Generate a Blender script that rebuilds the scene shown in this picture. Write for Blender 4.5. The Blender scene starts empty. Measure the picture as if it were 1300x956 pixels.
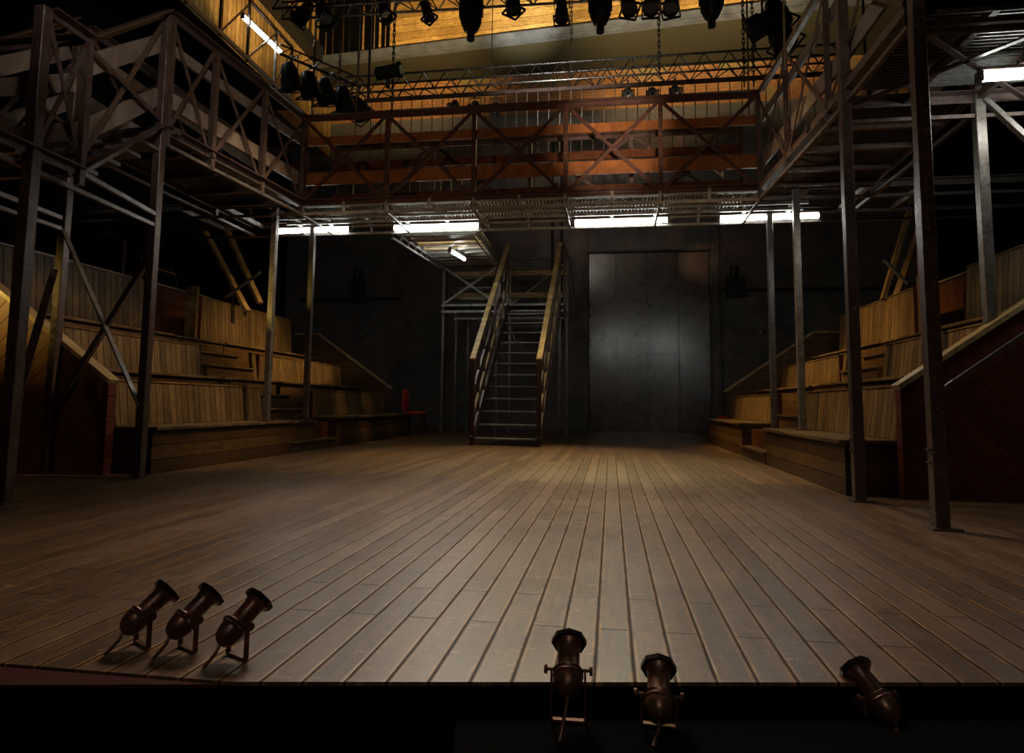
import bpy, bmesh, math, random
from mathutils import Vector, Matrix
random.seed(7)
S = 1.25                       # plan units to metres
scene = bpy.context.scene
col = scene.collection
V = Vector

# ---------------------------------------------------------------- camera
YAW, PITCH, ROLL, FPX = .149156, .0942121, .0119009, 839.87
CH = .55
def cam_rot():
    ca, sa = math.cos(YAW), math.sin(YAW); cb, sb = math.cos(PITCH), math.sin(PITCH); cc, sc = math.cos(ROLL), math.sin(ROLL)
    M = Matrix(((1,0,0),(0,0,-1),(0,1,0)))
    Ry = Matrix(((ca,sa,0),(-sa,ca,0),(0,0,1)))
    Rp = Matrix(((1,0,0),(0,cb,sb),(0,-sb,cb)))
    Rr = Matrix(((cc,-sc,0),(sc,cc,0),(0,0,1)))
    return Rr @ M @ Rp @ Ry
R = cam_rot()
cd = bpy.data.cameras.new('camera'); cam = bpy.data.objects.new('camera', cd); col.objects.link(cam)
cd.sensor_width = 36; cd.lens = FPX/1300*36; cd.shift_y = -44.5/1300; cd.clip_start = .02; cd.clip_end = 200
cam.matrix_world = Matrix.Translation((0,0,CH*S)) @ (Matrix(((1,0,0),(0,-1,0),(0,0,-1))) @ R).transposed().to_4x4()
scene.camera = cam
def hit(ax, val, px, py):      # a point of the surveyed photograph on the plane axis=val (plan units)
    d = R.transposed() @ V(((px-650)/FPX, (py-433.5)/FPX, 1.0))
    c = V((0,0,CH)); return c + d*((val-c[ax])/d[ax])
def ZP(px, py, z): return hit(2, z, px, py)
def YP(px, py, y): return hit(1, y, px, py)
def XP(px, py, x): return hit(0, x, px, py)

# ---------------------------------------------------------------- materials
def nt(name):
    m = bpy.data.materials.new(name); m.use_nodes = True
    t = m.node_tree; t.nodes.clear()
    o = t.nodes.new('ShaderNodeOutputMaterial'); b = t.nodes.new('ShaderNodeBsdfPrincipled')
    t.links.new(b.outputs[0], o.inputs[0]); return m, t, b
class N:
    def __init__(s, t): s.t = t
    def n(s, ty, **k):
        x = s.t.nodes.new(ty)
        for a, b in k.items(): setattr(x, a, b)
        return x
    def l(s, a, b): s.t.links.new(a, b)
    def math(s, op, a, b=None, c=None):
        x = s.n('ShaderNodeMath', operation=op)
        for i, v in enumerate((a, b, c)):
            if v is None: continue
            if isinstance(v, (int, float)): x.inputs[i].default_value = v
            else: s.l(v, x.inputs[i])
        return x.outputs[0]
    def mix(s, f, a, b, mode='MIX'):
        x = s.n('ShaderNodeMix', data_type='RGBA', blend_type=mode)
        for i, v in ((0, f), (6, a), (7, b)):
            if isinstance(v, (int, float)): x.inputs[i].default_value = v
            elif isinstance(v, tuple): x.inputs[i].default_value = (*v, 1)
            else: s.l(v, x.inputs[i])
        return x.outputs[2]
    def ramp(s, f, *stops):
        x = s.n('ShaderNodeValToRGB'); e = x.color_ramp.elements
        for i, (p, c) in enumerate(stops):
            q = e[i] if i < 2 else e.new(p)
            q.position = p; q.color = (*c, 1) if isinstance(c, tuple) else (c, c, c, 1)
        s.l(f, x.inputs[0]); return x.outputs[0]
    def noise(s, vec, scale, detail=4, rough=.6, dist=0.):
        x = s.n('ShaderNodeTexNoise'); x.inputs['Scale'].default_value = scale; x.inputs['Detail'].default_value = detail
        x.inputs['Roughness'].default_value = rough; x.inputs['Distortion'].default_value = dist
        s.l(vec, x.inputs['Vector']); return x.outputs['Fac']
    def comb(s, x, y, z):
        c = s.n('ShaderNodeCombineXYZ')
        for i, v in enumerate((x, y, z)):
            if isinstance(v, (int, float)): c.inputs[i].default_value = v
            else: s.l(v, c.inputs[i])
        return c.outputs[0]
    def white(s, vec):
        x = s.n('ShaderNodeTexWhiteNoise', noise_dimensions='3D'); s.l(vec, x.inputs['Vector']); return x.outputs['Value']
    def bump(s, h, b, strength=.4, dist=.01):
        x = s.n('ShaderNodeBump'); x.inputs['Strength'].default_value = strength; x.inputs['Distance'].default_value = dist
        s.l(h, x.inputs['Height']); s.l(x.outputs[0], b.inputs['Normal'])
def dot(k, pos, d):
    x = k.n('ShaderNodeVectorMath', operation='DOT_PRODUCT'); k.l(pos, x.inputs[0]); x.inputs[1].default_value = d; return x.outputs['Value']
def geo(k):
    return k.n('ShaderNodeNewGeometry').outputs['Position']

def planks(name, across, along, w, a, b_, groove=.02, gdark=.25, rough=.5, length=None, depth=.5, spec=.4, plain=False):
    """boards: 'across' = unit direction across the boards, 'along' = direction of the grain, w = board width in metres"""
    m, t, bs = nt(name); k = N(t); p = geo(k)
    u = k.math('DIVIDE', dot(k, p, across), w); v = dot(k, p, along)
    third = V(across).cross(V(along)); q = dot(k, p, tuple(third))
    idn = k.math('FLOOR', u); fr = k.math('FRACT', u)
    e = k.math('MULTIPLY', k.math('MINIMUM', fr, k.math('SUBTRACT', 1.0, fr)), w)
    mask = k.math('SMOOTH_MIN', k.math('DIVIDE', e, groove*.5), 1.0, .1)
    rnd = k.white(k.comb(idn, 3.1, 0.))
    vec = k.comb(k.math('MULTIPLY', u, 3.0), k.math('ADD', k.math('MULTIPLY', v, 1.2), k.math('MULTIPLY', rnd, 31.)), q)
    g = k.noise(vec, 6, 6, .65, .6)
    g2 = k.noise(p, 1.7, 4, .6)
    c = k.mix(k.ramp(g, (.40, 0.), (.62, 1.)), tuple(x*.8 for x in a), tuple(x*1.15 for x in b_))
    c = k.mix(k.math('MULTIPLY', rnd, .62), c, tuple(x*.5 for x in a))
    st = k.noise(k.comb(k.math('MULTIPLY', u, 7.0), k.math('MULTIPLY', v, .5), q), 3.1, 3, .5)
    c = k.mix(k.ramp(st, (.52, 0.), (.68, .6)), c, tuple(x*.4 for x in a))
    c = k.mix(k.ramp(g2, (.35, 0.), (.7, .5)), c, tuple(x*.35 for x in a))
    if not plain: c = k.mix(mask, tuple(x*gdark for x in a), c)
    k.l(c, bs.inputs['Base Color'])
    k.l(k.ramp(g, (.2, rough-.12), (.8, rough+.15)), bs.inputs['Roughness'])
    k.l(k.math('MULTIPLY', mask, spec*.5), bs.inputs['Specular IOR Level'])
    h = k.math('ADD', k.math('MULTIPLY', g, .12), 0. if plain else mask)
    k.bump(h, bs, depth, .004)
    return m

def metal(name, c1, c2, metallic=.5, rough=.45, scale=9., bump=.15, wear=None):
    m, t, bs = nt(name); k = N(t); p = geo(k)
    g = k.noise(p, scale, 6, .7, .4); g2 = k.noise(p, scale*5, 3, .6)
    c = k.mix(k.ramp(g, (.38, 0.), (.66, 1.)), c1, c2)
    if wear: c = k.mix(k.ramp(g2, (.62, 0.), (.74, .8)), c, wear)
    k.l(c, bs.inputs['Base Color']); bs.inputs['Metallic'].default_value = metallic
    k.l(k.ramp(g2, (.3, rough-.1), (.75, rough+.18)), bs.inputs['Roughness'])
    k.bump(g2, bs, bump, .003)
    return m
def plain(name, c, rough=.6, metallic=0., spec=.4):
    m, t, bs = nt(name); k = N(t); p = geo(k); g = k.noise(p, 14, 4)
    k.l(k.mix(g, tuple(x*.7 for x in c), tuple(min(1, x*1.25) for x in c)), bs.inputs['Base Color'])
    bs.inputs['Roughness'].default_value = rough; bs.inputs['Metallic'].default_value = metallic
    bs.inputs['Specular IOR Level'].default_value = spec; return m
def emit(name, c, s):
    m, t, bs = nt(name); bs.inputs['Base Color'].default_value = (*c, 1)
    bs.inputs['Emission Color'].default_value = (*c, 1); bs.inputs['Emission Strength'].default_value = s; return m

def floor_mat():
    m, t, bs = nt('stage_boards'); k = N(t); p = geo(k)
    sx = k.n('ShaderNodeSeparateXYZ'); k.l(p, sx.inputs[0]); X, Y = sx.outputs[0], sx.outputs[1]
    w = .0812*S
    u = k.math('DIVIDE', k.math('ADD', X, .0345*S), w)
    idn = k.math('FLOOR', u); fr = k.math('FRACT', u)
    par = k.math('MULTIPLY', k.math('PINGPONG', idn, 1.0), 1.0)                # alternate boards break at alternate joists
    L = 1.52*S
    vv = k.math('DIVIDE', k.math('ADD', k.math('ADD', Y, -1.71*S), k.math('MULTIPLY', par, -.265*S)), L)
    vv = k.math('ADD', vv, 20.)
    jid = k.math('FLOOR', vv); jf = k.math('FRACT', vv)
    eu = k.math('MULTIPLY', k.math('MINIMUM', fr, k.math('SUBTRACT', 1., fr)), w)
    ev = k.math('MULTIPLY', k.math('MINIMUM', jf, k.math('SUBTRACT', 1., jf)), L)
    mu = k.ramp(eu, (.0030, 0.), (.0062, 1.)); mv = k.ramp(ev, (.0014, 0.), (.0050, 1.))
    mask = k.math('MINIMUM', mu, mv)
    worn = k.ramp(eu, (.005, 1.), (.014, 0.))
    rnd = k.white(k.comb(idn, jid, 1.)); rnd2 = k.white(k.comb(idn, jid, 9.))
    vec = k.comb(k.math('MULTIPLY', X, 14.), k.math('ADD', k.math('MULTIPLY', Y, 1.3), k.math('MULTIPLY', rnd, 40.)), 0.)
    g = k.noise(vec, 2.2, 7, .68, .8)
    big = k.noise(p, 1.1, 5, .62, .3); mid = k.noise(p, 5.5, 6, .7, .6)
    c = k.mix(k.ramp(g, (.38, 0.), (.64, 1.)), (.046,.020,.008), (.150,.074,.032))
    c = k.mix(k.math('MULTIPLY', rnd, .6), c, (.055,.032,.020))
    c = k.mix(k.math('MULTIPLY', rnd2, .3), c, (.21, .10, .05))
    c = k.mix(k.ramp(big, (.42, 0.), (.68, .55)), c, (.05, .028, .017))
    scr = k.ramp(k.noise(k.comb(k.math('MULTIPLY', X, 3.), k.math('MULTIPLY', Y, 9.), 0.), 3.2, 8, .75, 1.5), (.58, 0.), (.66, .7))
    c = k.mix(scr, c, (.34,.21,.11))
    wn = k.math('MULTIPLY', worn, k.ramp(k.noise(k.comb(idn, k.math('MULTIPLY', Y, 2.2), 0.), 2., 4), (.4, 0.), (.62, .85)))
    c = k.mix(wn, c, (.50,.26,.09))
    c = k.mix(mask, (.012, .006, .003), c)
    nail = k.math('MULTIPLY', k.ramp(k.math('ABSOLUTE', k.math('SUBTRACT', ev, .02)), (.0025, 1.), (.005, 0.)), k.ramp(k.math('ABSOLUTE', k.math('SUBTRACT', fr, .5)), (.03, 1.), (.06, 0.)))
    c = k.mix(nail, c, (.02,.012,.008))
    k.l(c, bs.inputs['Base Color'])
    r = k.math('ADD', k.math('ADD', .25, k.math('MULTIPLY', mid, .22)), k.math('MULTIPLY', rnd2, .07))
    k.l(r, bs.inputs['Roughness']); k.l(k.math('MULTIPLY', mask, .62), bs.inputs['Specular IOR Level'])
    h = k.math('ADD', mask, k.math('ADD', k.math('MULTIPLY', g, .14), k.math('MULTIPLY', k.math('MULTIPLY', eu, 18.), .25)))
    k.bump(h, bs, .3, .003)
    return m

def brick_mat(name, c1, c2, mortar, patch=None):
    m, t, bs = nt(name); k = N(t); p = geo(k)
    sx = k.n('ShaderNodeSeparateXYZ'); k.l(p, sx.inputs[0])
    vec = k.comb(sx.outputs[0], sx.outputs[2], 0.)
    b = k.n('ShaderNodeTexBrick'); k.l(vec, b.inputs['Vector'])
    b.inputs['Color1'].default_value = (*c1, 1); b.inputs['Color2'].default_value = (*c2, 1); b.inputs['Mortar'].default_value = (*mortar, 1)
    b.inputs['Scale'].default_value = 1.; b.inputs['Mortar Size'].default_value = .012; b.inputs['Brick Width'].default_value = .24; b.inputs['Row Height'].default_value = .085
    g = k.noise(p, 1.3, 6, .65, .5)
    c = k.mix(k.ramp(g, (.35, 0.), (.65, .75)), b.outputs['Color'], tuple(x*.35 for x in c1))
    if patch:
        g3 = k.noise(p, .55, 5, .7, .8)
        c = k.mix(k.ramp(g3, (.5, 0.), (.6, .8)), c, patch)
    k.l(c, bs.inputs['Base Color']); k.l(k.ramp(g, (.3, .45), (.7, .75)), bs.inputs['Roughness'])
    k.bump(b.outputs['Fac'], bs, -.35, .006)
    return m

M = {}
M['floor'] = floor_mat()
M['bench_v'] = planks('bench_boards_upright', (0,1,0), (0,0,1), .104, (.075,.040,.014), (.21,.125,.047), .017, .04, .5)
M['bench_h'] = planks('bench_boards_level', (0,0,1), (0,1,0), .13, (.055,.025,.009), (.145,.075,.026), .012, .12, .4)
M['bench_top'] = planks('bench_top_board', (1,0,0), (0,1,0), .30, (.10,.058,.024), (.20,.12,.052), .006, .5, .32)
M['step'] = planks('step_board', (0,0,1), (0,1,0), .15, (.08,.040,.015), (.16,.085,.032), .006, .3, .4)
M['cheek'] = planks('bench_cheek', (1,0,0), (0,0,1), .5, (.11,.030,.012), (.16,.05,.02), .004, .6, .45)
r2 = math.sqrt(.5)
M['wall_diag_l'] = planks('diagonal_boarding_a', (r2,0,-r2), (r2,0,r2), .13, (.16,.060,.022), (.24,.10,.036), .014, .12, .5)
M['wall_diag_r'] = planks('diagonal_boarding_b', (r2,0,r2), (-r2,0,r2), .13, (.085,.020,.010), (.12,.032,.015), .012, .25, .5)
M['cap'] = planks('cap_board', (0,1,0), (1,0,0), .4, (.33,.23,.10), (.45,.32,.16), .002, .8, .35, plain=True)
M['ply'] = planks('reddish_ply', (0,1,0), (0,0,1), .13, (.10,.030,.010), (.15,.050,.016), .006, .3, .45)
M['rail_board'] = planks('gallery_board', (0,0,1), (1,1,0), 5., (.25,.088,.022), (.35,.125,.034), .001, .8, .5, plain=True)
M['pale_board'] = planks('pale_gallery_board', (0,0,1), (1,1,0), 5., (.27,.20,.155), (.35,.27,.215), .001, .8, .5, plain=True)
M['rail_wood'] = planks('handrail_timber', (1,0,0), (0,1,1), 5., (.38,.25,.10), (.52,.37,.18), .001, .8, .4, plain=True)
M['timber'] = planks('raw_timber', (1,0,0), (0,0,1), 5., (.24,.13,.045), (.32,.19,.07), .001, .8, .5, plain=True)
M['clad_h'] = planks('cladding_level', (0,0,1), (1,0,0), .21, (.36,.19,.045), (.72,.46,.15), .022, .12, .5)
M['clad_v'] = planks('cladding_upright', (0,1,0), (0,0,1), .16, (.30,.17,.05), (.66,.44,.17), .03, .10, .55)
M['steel'] = metal('primed_steel', (.065,.036,.029), (.11,.078,.066), .35, .36, 7., .12, (.30,.27,.24))
M['grey'] = metal('bare_steel', (.17,.15,.135), (.09,.065,.055), .55, .34, 8., .12, (.38,.36,.33))
M['rust'] = metal('rust_red_steel', (.050,.020,.014), (.085,.036,.024), .3, .40, 8., .15, (.42,.22,.14))
M['black'] = plain('black_paint', (.012,.012,.012), .5)
M['soft_black'] = plain('black_cloth', (.008,.008,.008), .95, spec=.1)
M['lamp'] = plain('lamp_housing', (.018,.018,.02), .38)
M['alu'] = metal('truss_alloy', (.32,.32,.33), (.2,.2,.2), .8, .35, 12., .05)
M['chord'] = metal('lit_pale_steel', (.36,.35,.33), (.20,.17,.15), .25, .36, 9., .1)  # paler than the other steel: light from the tubes put into the colour
M['truss'] = metal('dark_truss_steel', (.13,.13,.13), (.06,.06,.06), .75, .28, 12., .05, (.5,.5,.5))
M['chain'] = metal('chain_steel', (.10,.09,.08), (.04,.035,.03), .6, .5)
M['rope'] = plain('hemp_rope', (.17,.125,.06), .9)
M['grate'] = metal('galvanised_grating', (.22,.21,.20), (.12,.11,.10), .6, .4, 20.)
M['brass'] = metal('browned_brass', (.17,.066,.034), (.065,.034,.022), .5, .36, 18., .15, (.30,.15,.07))
M['rim'] = plain('dark_lens_rim', (.02,.012,.010), .3, .4)
M['glass'] = plain('pale_lens', (.35,.38,.42), .08, .6)
M['red'] = plain('red_velvet', (.42,.028,.012), .8)
M['redwood'] = plain('dark_turned_wood', (.055,.024,.015), .35)
M['white_tin'] = plain('white_enamel', (.62,.62,.60), .35)
M['beam'] = metal('painted_beam', (.12,.13,.15), (.06,.065,.075), .3, .5, 3.)
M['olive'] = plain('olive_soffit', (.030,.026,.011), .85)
M['door'] = None
def door_mat():
    m, t, bs = nt('scene_door_sheet'); k = N(t); p = geo(k)
    g = k.noise(p, 1.1, 7, .68, .7); g2 = k.noise(p, 5., 6, .7, .4)
    c = k.mix(k.ramp(g, (.38, 0.), (.62, 1.)), (.040,.022,.018), (.13,.085,.072))
    c = k.mix(k.ramp(g2, (.52, 0.), (.64, .85)), c, (.022,.012,.010))
    k.l(c, bs.inputs['Base Color']); bs.inputs['Metallic'].default_value = .1; bs.inputs['Specular IOR Level'].default_value = .8; bs.inputs['Coat Weight'].default_value = .5; bs.inputs['Coat Roughness'].default_value = .2; bs.inputs['Coat IOR'].default_value = 1.8
    k.l(k.ramp(g2, (.3, .22), (.75, .40)), bs.inputs['Roughness']); k.bump(g2, bs, .15, .006)
    return m
M['door'] = door_mat()
M['wallb'] = brick_mat('black_painted_brick', (.135,.122,.112), (.10,.092,.086), (.07,.066,.062), (.15,.09,.078))
M['wallu'] = brick_mat('old_yellow_brick', (.42,.17,.05), (.30,.12,.035), (.12,.09,.04), (.17,.15,.05))
M['wallside'] = plain('black_side_wall', (.0028,.0028,.0028), .95, spec=.02)
M['trimred'] = plain('dark_red_edging', (.05,.010,.006), .7, spec=.1)
M['tube'] = emit('fluorescent_glass', (.93, 1.0, .93), 34.)
M['darklens'] = plain('dark_lens', (.03,.032,.035), .12, .2)
M['warmlens'] = emit('lit_lens', (1., .62, .25), 6.)

# ---------------------------------------------------------------- mesh builder (plan units in, metres out)
class MB:
    def __init__(s): s.bm = bmesh.new()
    def poly(s, pts):
        try: s.bm.faces.new([s.bm.verts.new(V(p)) for p in pts])
        except ValueError: pass
        return s
    def hexa(s, c):            # 8 corners: bottom 4 ccw, top 4 ccw
        v = [s.bm.verts.new(V(p)) for p in c]
        for f in ((3,2,1,0),(4,5,6,7),(0,1,5,4),(1,2,6,5),(2,3,7,6),(3,0,4,7)): s.bm.faces.new([v[i] for i in f])
        return s
    def box(s, x0, x1, y0, y1, z0, z1):
        if x0 > x1: x0, x1 = x1, x0
        if y0 > y1: y0, y1 = y1, y0
        return s.hexa([(x0,y0,z0),(x1,y0,z0),(x1,y1,z0),(x0,y1,z0),(x0,y0,z1),(x1,y0,z1),(x1,y1,z1),(x0,y1,z1)])
    def frame(s, p, q, up=None):
        p, q = V(p), V(q); d = (q-p).normalized()
        u = V(up) if up else (V((0,0,1)) if abs(d.z) < .92 else V((1,0,0)))
        a = d.cross(u).normalized(); b = a.cross(d).normalized(); return p, q, a, b
    def bar(s, p, q, w, h=None, up=None):
        h = w if h is None else h
        p, q, a, b = s.frame(p, q, up); a = a*w/2; b = b*h/2
        return s.hexa([p-a-b, p+a-b, p+a+b, p-a+b, q-a-b, q+a-b, q+a+b, q-a+b])
    def angle(s, p, q, w, t=.007, up=None, flip=1):   # rolled L section
        P, Q, a, b = s.frame(p, q, up); a = a*flip
        s.bar(P + a*(w/2-t/2) - a*w/2 + b*0, Q + a*(w/2-t/2) - a*w/2, t, w, up)
        s.bar(P + b*(w/2-t/2) + a*(w/2), Q + b*(w/2-t/2) + a*(w/2), w, t, up)
        return s
    def tube(s, p, q, r, n=10, r2=None, cap=True):
        p, q, a, b = s.frame(p, q); r2 = r if r2 is None else r2
        A = [s.bm.verts.new(p + (a*math.cos(2*math.pi*i/n) + b*math.sin(2*math.pi*i/n))*r) for i in range(n)]
        B = [s.bm.verts.new(q + (a*math.cos(2*math.pi*i/n) + b*math.sin(2*math.pi*i/n))*r2) for i in range(n)]
        for i in range(n): s.bm.faces.new((A[i], A[(i+1)%n], B[(i+1)%n], B[i]))
        if cap: s.bm.faces.new(A[::-1]); s.bm.faces.new(B)
        return s
    def lathe(s, p, d, prof, n=16, closed=True):      # profile [(t along d, radius)]
        p = V(p); d = V(d).normalized(); _, _, a, b = s.frame(p, p+d)
        rings = []
        for t_, r_ in prof:
            rings.append([s.bm.verts.new(p + d*t_ + (a*math.cos(2*math.pi*i/n) + b*math.sin(2*math.pi*i/n))*r_) for i in range(n)])
        for A, B in zip(rings, rings[1:]):
            for i in range(n): s.bm.faces.new((A[i], A[(i+1)%n], B[(i+1)%n], B[i]))
        if closed: s.bm.faces.new(rings[0][::-1]); s.bm.faces.new(rings[-1])
        return s
    def path(s, pts, r, n=8):
        for a, b in zip(pts, pts[1:]): s.tube(a, b, r, n)
        return s
    def prism(s, pts, axis, a0, a1):   # outline of 2-D points swept along an axis
        def put(p, c):
            return {0:(c,p[0],p[1]), 1:(p[0],c,p[1]), 2:(p[0],p[1],c)}[axis]
        A = [s.bm.verts.new(put(p, a0)) for p in pts]; B = [s.bm.verts.new(put(p, a1)) for p in pts]
        n = len(pts); s.bm.faces.new(A); s.bm.faces.new(B[::-1])
        for i in range(n): s.bm.faces.new((A[i], B[i], B[(i+1)%n], A[(i+1)%n]))
        return s
    def build(s, name, mat, parent=None, bevel=0, smooth=False):
        bmesh.ops.recalc_face_normals(s.bm, faces=s.bm.faces)
        loc = V((0,0,0)); q = parent
        while q is not None: loc += q.location; q = q.parent
        for v in s.bm.verts: v.co = v.co*S - loc
        if bevel: bmesh.ops.bevel(s.bm, geom=list(s.bm.edges), offset=bevel*S, segments=1, affect='EDGES', clamp_overlap=True)
        me = bpy.data.meshes.new(name); s.bm.to_mesh(me); s.bm.free()
        if smooth:
            me.polygons.foreach_set('use_smooth', [True]*len(me.polygons))
            me.set_sharp_from_angle(angle=math.radians(38))
        me.materials.append(mat if not isinstance(mat, str) else M[mat])
        o = bpy.data.objects.new(name, me); col.objects.link(o); o.parent = parent; return o
def thing(name, label, cat, loc, group=None):
    o = bpy.data.objects.new(name, None); col.objects.link(o); o.empty_display_size = .1
    o.location = V(loc)*S; o['label'] = label; o['category'] = cat
    if group: o['group'] = group
    return o
def tag(o, label, cat, group=None):
    o['label'] = label; o['category'] = cat
    if group: o['group'] = group
    return o
def struct(o): o['kind'] = 'structure'; return o
def copy_tree(o, parent=None):
    c = o.copy(); col.objects.link(c); c.parent = parent
    for ch in list(o.children): copy_tree(ch, c)
    return c
def place(o, loc, label=None, group=None, rot=None):
    o.location = V(loc)*S
    if label: o['label'] = label
    if group: o['group'] = group
    if rot is not None: o.rotation_euler = rot
    return o

# ================================================================ THE SETTING
EDGE = [(-7.4,1.27),(-.74,1.262),(.83,1.54),(6.2,2.50)]
m = MB(); pts = EDGE + [(6.2,14.3),(-7.4,14.3)]
m.prism(pts, 2, -.008, 0.); struct(m.build('floor', 'floor'))
m = MB()   # black face below the stage edge
for (xa, ya), (xb, yb) in zip(EDGE, EDGE[1:]):
    m.hexa([(xa,ya+.004,-1.0),(xb,yb+.004,-1.0),(xb,yb+.08,-1.0),(xa,ya+.08,-1.0),(xa,ya+.004,-.009),(xb,yb+.004,-.009),(xb,yb+.08,-.009),(xa,ya+.08,-.009)])
struct(m.build('trim_1', 'wallside'))
struct(MB().prism([(-7.4,.01),(-1.17,1.18),(-.76,1.256),(-7.4,1.262)], 2, -.012, -.004).build('trim_2', 'trimred'))
struct(MB().box(-7.4, 6.2, -4, 2.6, -1.05, -1.0).build('floor', 'wallside'))
# ledge for the footlights, just under the stage edge
led = MB(); dx, dy = 1.57, .278; nn = math.hypot(dx, dy)
def ledge_pt(t, off, z=-.05): return (-.74+dx*t+dy/nn*off, 1.262+dy*t-dx/nn*off, z)
led.hexa([ledge_pt(.28,.24,-.09), ledge_pt(1.6,.24,-.09), ledge_pt(1.6,0,-.09), ledge_pt(.28,0,-.09), ledge_pt(.28,.24), ledge_pt(1.6,.24), ledge_pt(1.6,0), ledge_pt(.28,0)])
struct(led.build('trim_3', 'wallside'))
# walls
struct(MB().box(-7.5, -.47, 14.1, 14.4, 0, 7.0).build('wall_back', 'wallb'))
struct(MB().box(2.05, 6.3, 14.1, 14.4, 0, 7.0).build('wall_back', 'wallb'))
struct(MB().box(-.47, 2.05, 14.1, 14.4, 3.80, 7.0).build('wall_back', 'wallb'))
struct(MB().box(-7.5, 6.3, 14.1, 14.4, 7.0, 10.2).build('wall_back', 'wallu'))
struct(MB().box(-7.6, -7.4, -4, 14.4, -1, 10.2).build('wall_left', 'wallside'))
struct(MB().box(6.2, 6.4, -4, 14.4, -1, 10.2).build('wall_right', 'wallside'))
struct(MB().box(-7.6, 6.4, -4.2, -4, -1, 10.2).build('wall_front', 'wallside'))
struct(MB().box(-7.6, 6.4, -4.2, 14.4, 10.2, 10.3).build('ceiling', 'wallside'))
# pilaster strips and pipes on the back wall
m = MB().box(-.62,-.49, 14.02, 14.1, 0, 6.5); struct(m.build('trim_4', 'wallb'))
m = MB().box(2.07, 2.22, 14.0, 14.1, 0, 6.5); struct(m.build('trim_5', 'wallb'))
m = MB().box(-5.0,-.62, 14.04, 14.1, 0, .10); struct(m.build('baseboard_back', 'wallb'))
# scene dock door
d = MB().box(-.46, 2.04, 14.16, 14.22, 0, 3.8).build('door_1', 'door'); struct(d)
xs = [YP(x, 440, 14.1).x for x in (747.9, 783, 822, 862, 900)]
xs[0] = -.46; xs[-1] = 2.04
for i in range(4):
    MB().box(xs[i]+.013, xs[i+1]-.013, 14.12, 14.17, .02, 3.79).build('door_panel', 'door', d, bevel=.004)
a = YP(827, 450, 14.1); b = YP(860, 395, 14.1)
MB().box(a.x, b.x, 14.105, 14.125, a.z, b.z).build('access_plate', 'door', d, bevel=.004)
MB().box(-.49, 2.07, 14.06, 14.12, 3.8, 3.84).build('door_head', 'black', d)

# high fly wall: timber cladding over a steel beam, olive soffit behind it
ZB = 7.9
BL, BR = V((-6.41, 13.09, ZB)), V((6.2, 12.0, ZB))
n_ = (BR-BL).normalized(); pn = V((n_.y, -n_.x, 0))   # towards the stage
def along(t, off, z): q = BL + (BR-BL)*t + pn*off; return (q.x, q.y, z)
struct(MB().hexa([along(0,0,ZB+.13), along(1,0,ZB+.13), along(1,-.1,ZB+.13), along(0,-.1,ZB+.13), along(0,0,10.2), along(1,0,10.2), along(1,-.1,10.2), along(0,-.1,10.2)]).build('trim_6', 'clad_h'))
m = MB()
m.hexa([along(0,.06,ZB), along(1,.06,ZB), along(1,.04,ZB), along(0,.04,ZB), along(0,.06,ZB+.13), along(1,.06,ZB+.13), along(1,.04,ZB+.13), along(0,.04,ZB+.13)])
m.hexa([along(0,.08,ZB-.02), along(1,.08,ZB-.02), along(1,-.1,ZB-.02), along(0,-.1,ZB-.02), along(0,.08,ZB), along(1,.08,ZB), along(1,-.1,ZB), along(0,-.1,ZB)])
m.hexa([along(0,.10,ZB+.13), along(1,.10,ZB+.13), along(1,-.1,ZB+.13), along(0,-.1,ZB+.13), along(0,.10,ZB+.15), along(1,.10,ZB+.15), along(1,-.1,ZB+.15), along(0,-.1,ZB+.15)])
struct(m.build('trim_7', 'beam'))
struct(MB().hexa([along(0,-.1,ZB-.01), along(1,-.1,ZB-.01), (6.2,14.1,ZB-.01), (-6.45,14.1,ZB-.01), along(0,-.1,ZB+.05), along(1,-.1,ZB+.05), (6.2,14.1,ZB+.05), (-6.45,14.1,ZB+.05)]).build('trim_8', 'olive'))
# side wall cladding upstage left, with the dark beam along it
struct(MB().box(-6.62,-6.45, 5.5, 14.1, 6.2, 10.2).build('trim_9', 'clad_v'))
m = MB()
for y in [6+.34*i for i in range(22)]: m.box(-6.45,-6.39, y, y+.07, 8.3, 10.2)
struct(m.build('trim_10', 'clad_v'))
struct(MB().box(-6.45,-6.2, 5.5, 13.1, 7.95, 8.25).build('trim_11', 'black'))
m = MB(); t0 = 0.
while t0 < .125:
    t0 += random.uniform(.004,.012)
    m.hexa([along(t0,.02,ZB+.15), along(t0+.006,.02,ZB+.15), along(t0+.006,0,ZB+.15), along(t0,0,ZB+.15), along(t0,.05,10.1), along(t0+.006,.05,10.1), along(t0+.006,0,10.1), along(t0,0,10.1)])
struct(m.build('shadow_strips', 'wallside'))  # dark strips standing in for shadow stripes on the cladding

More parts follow.
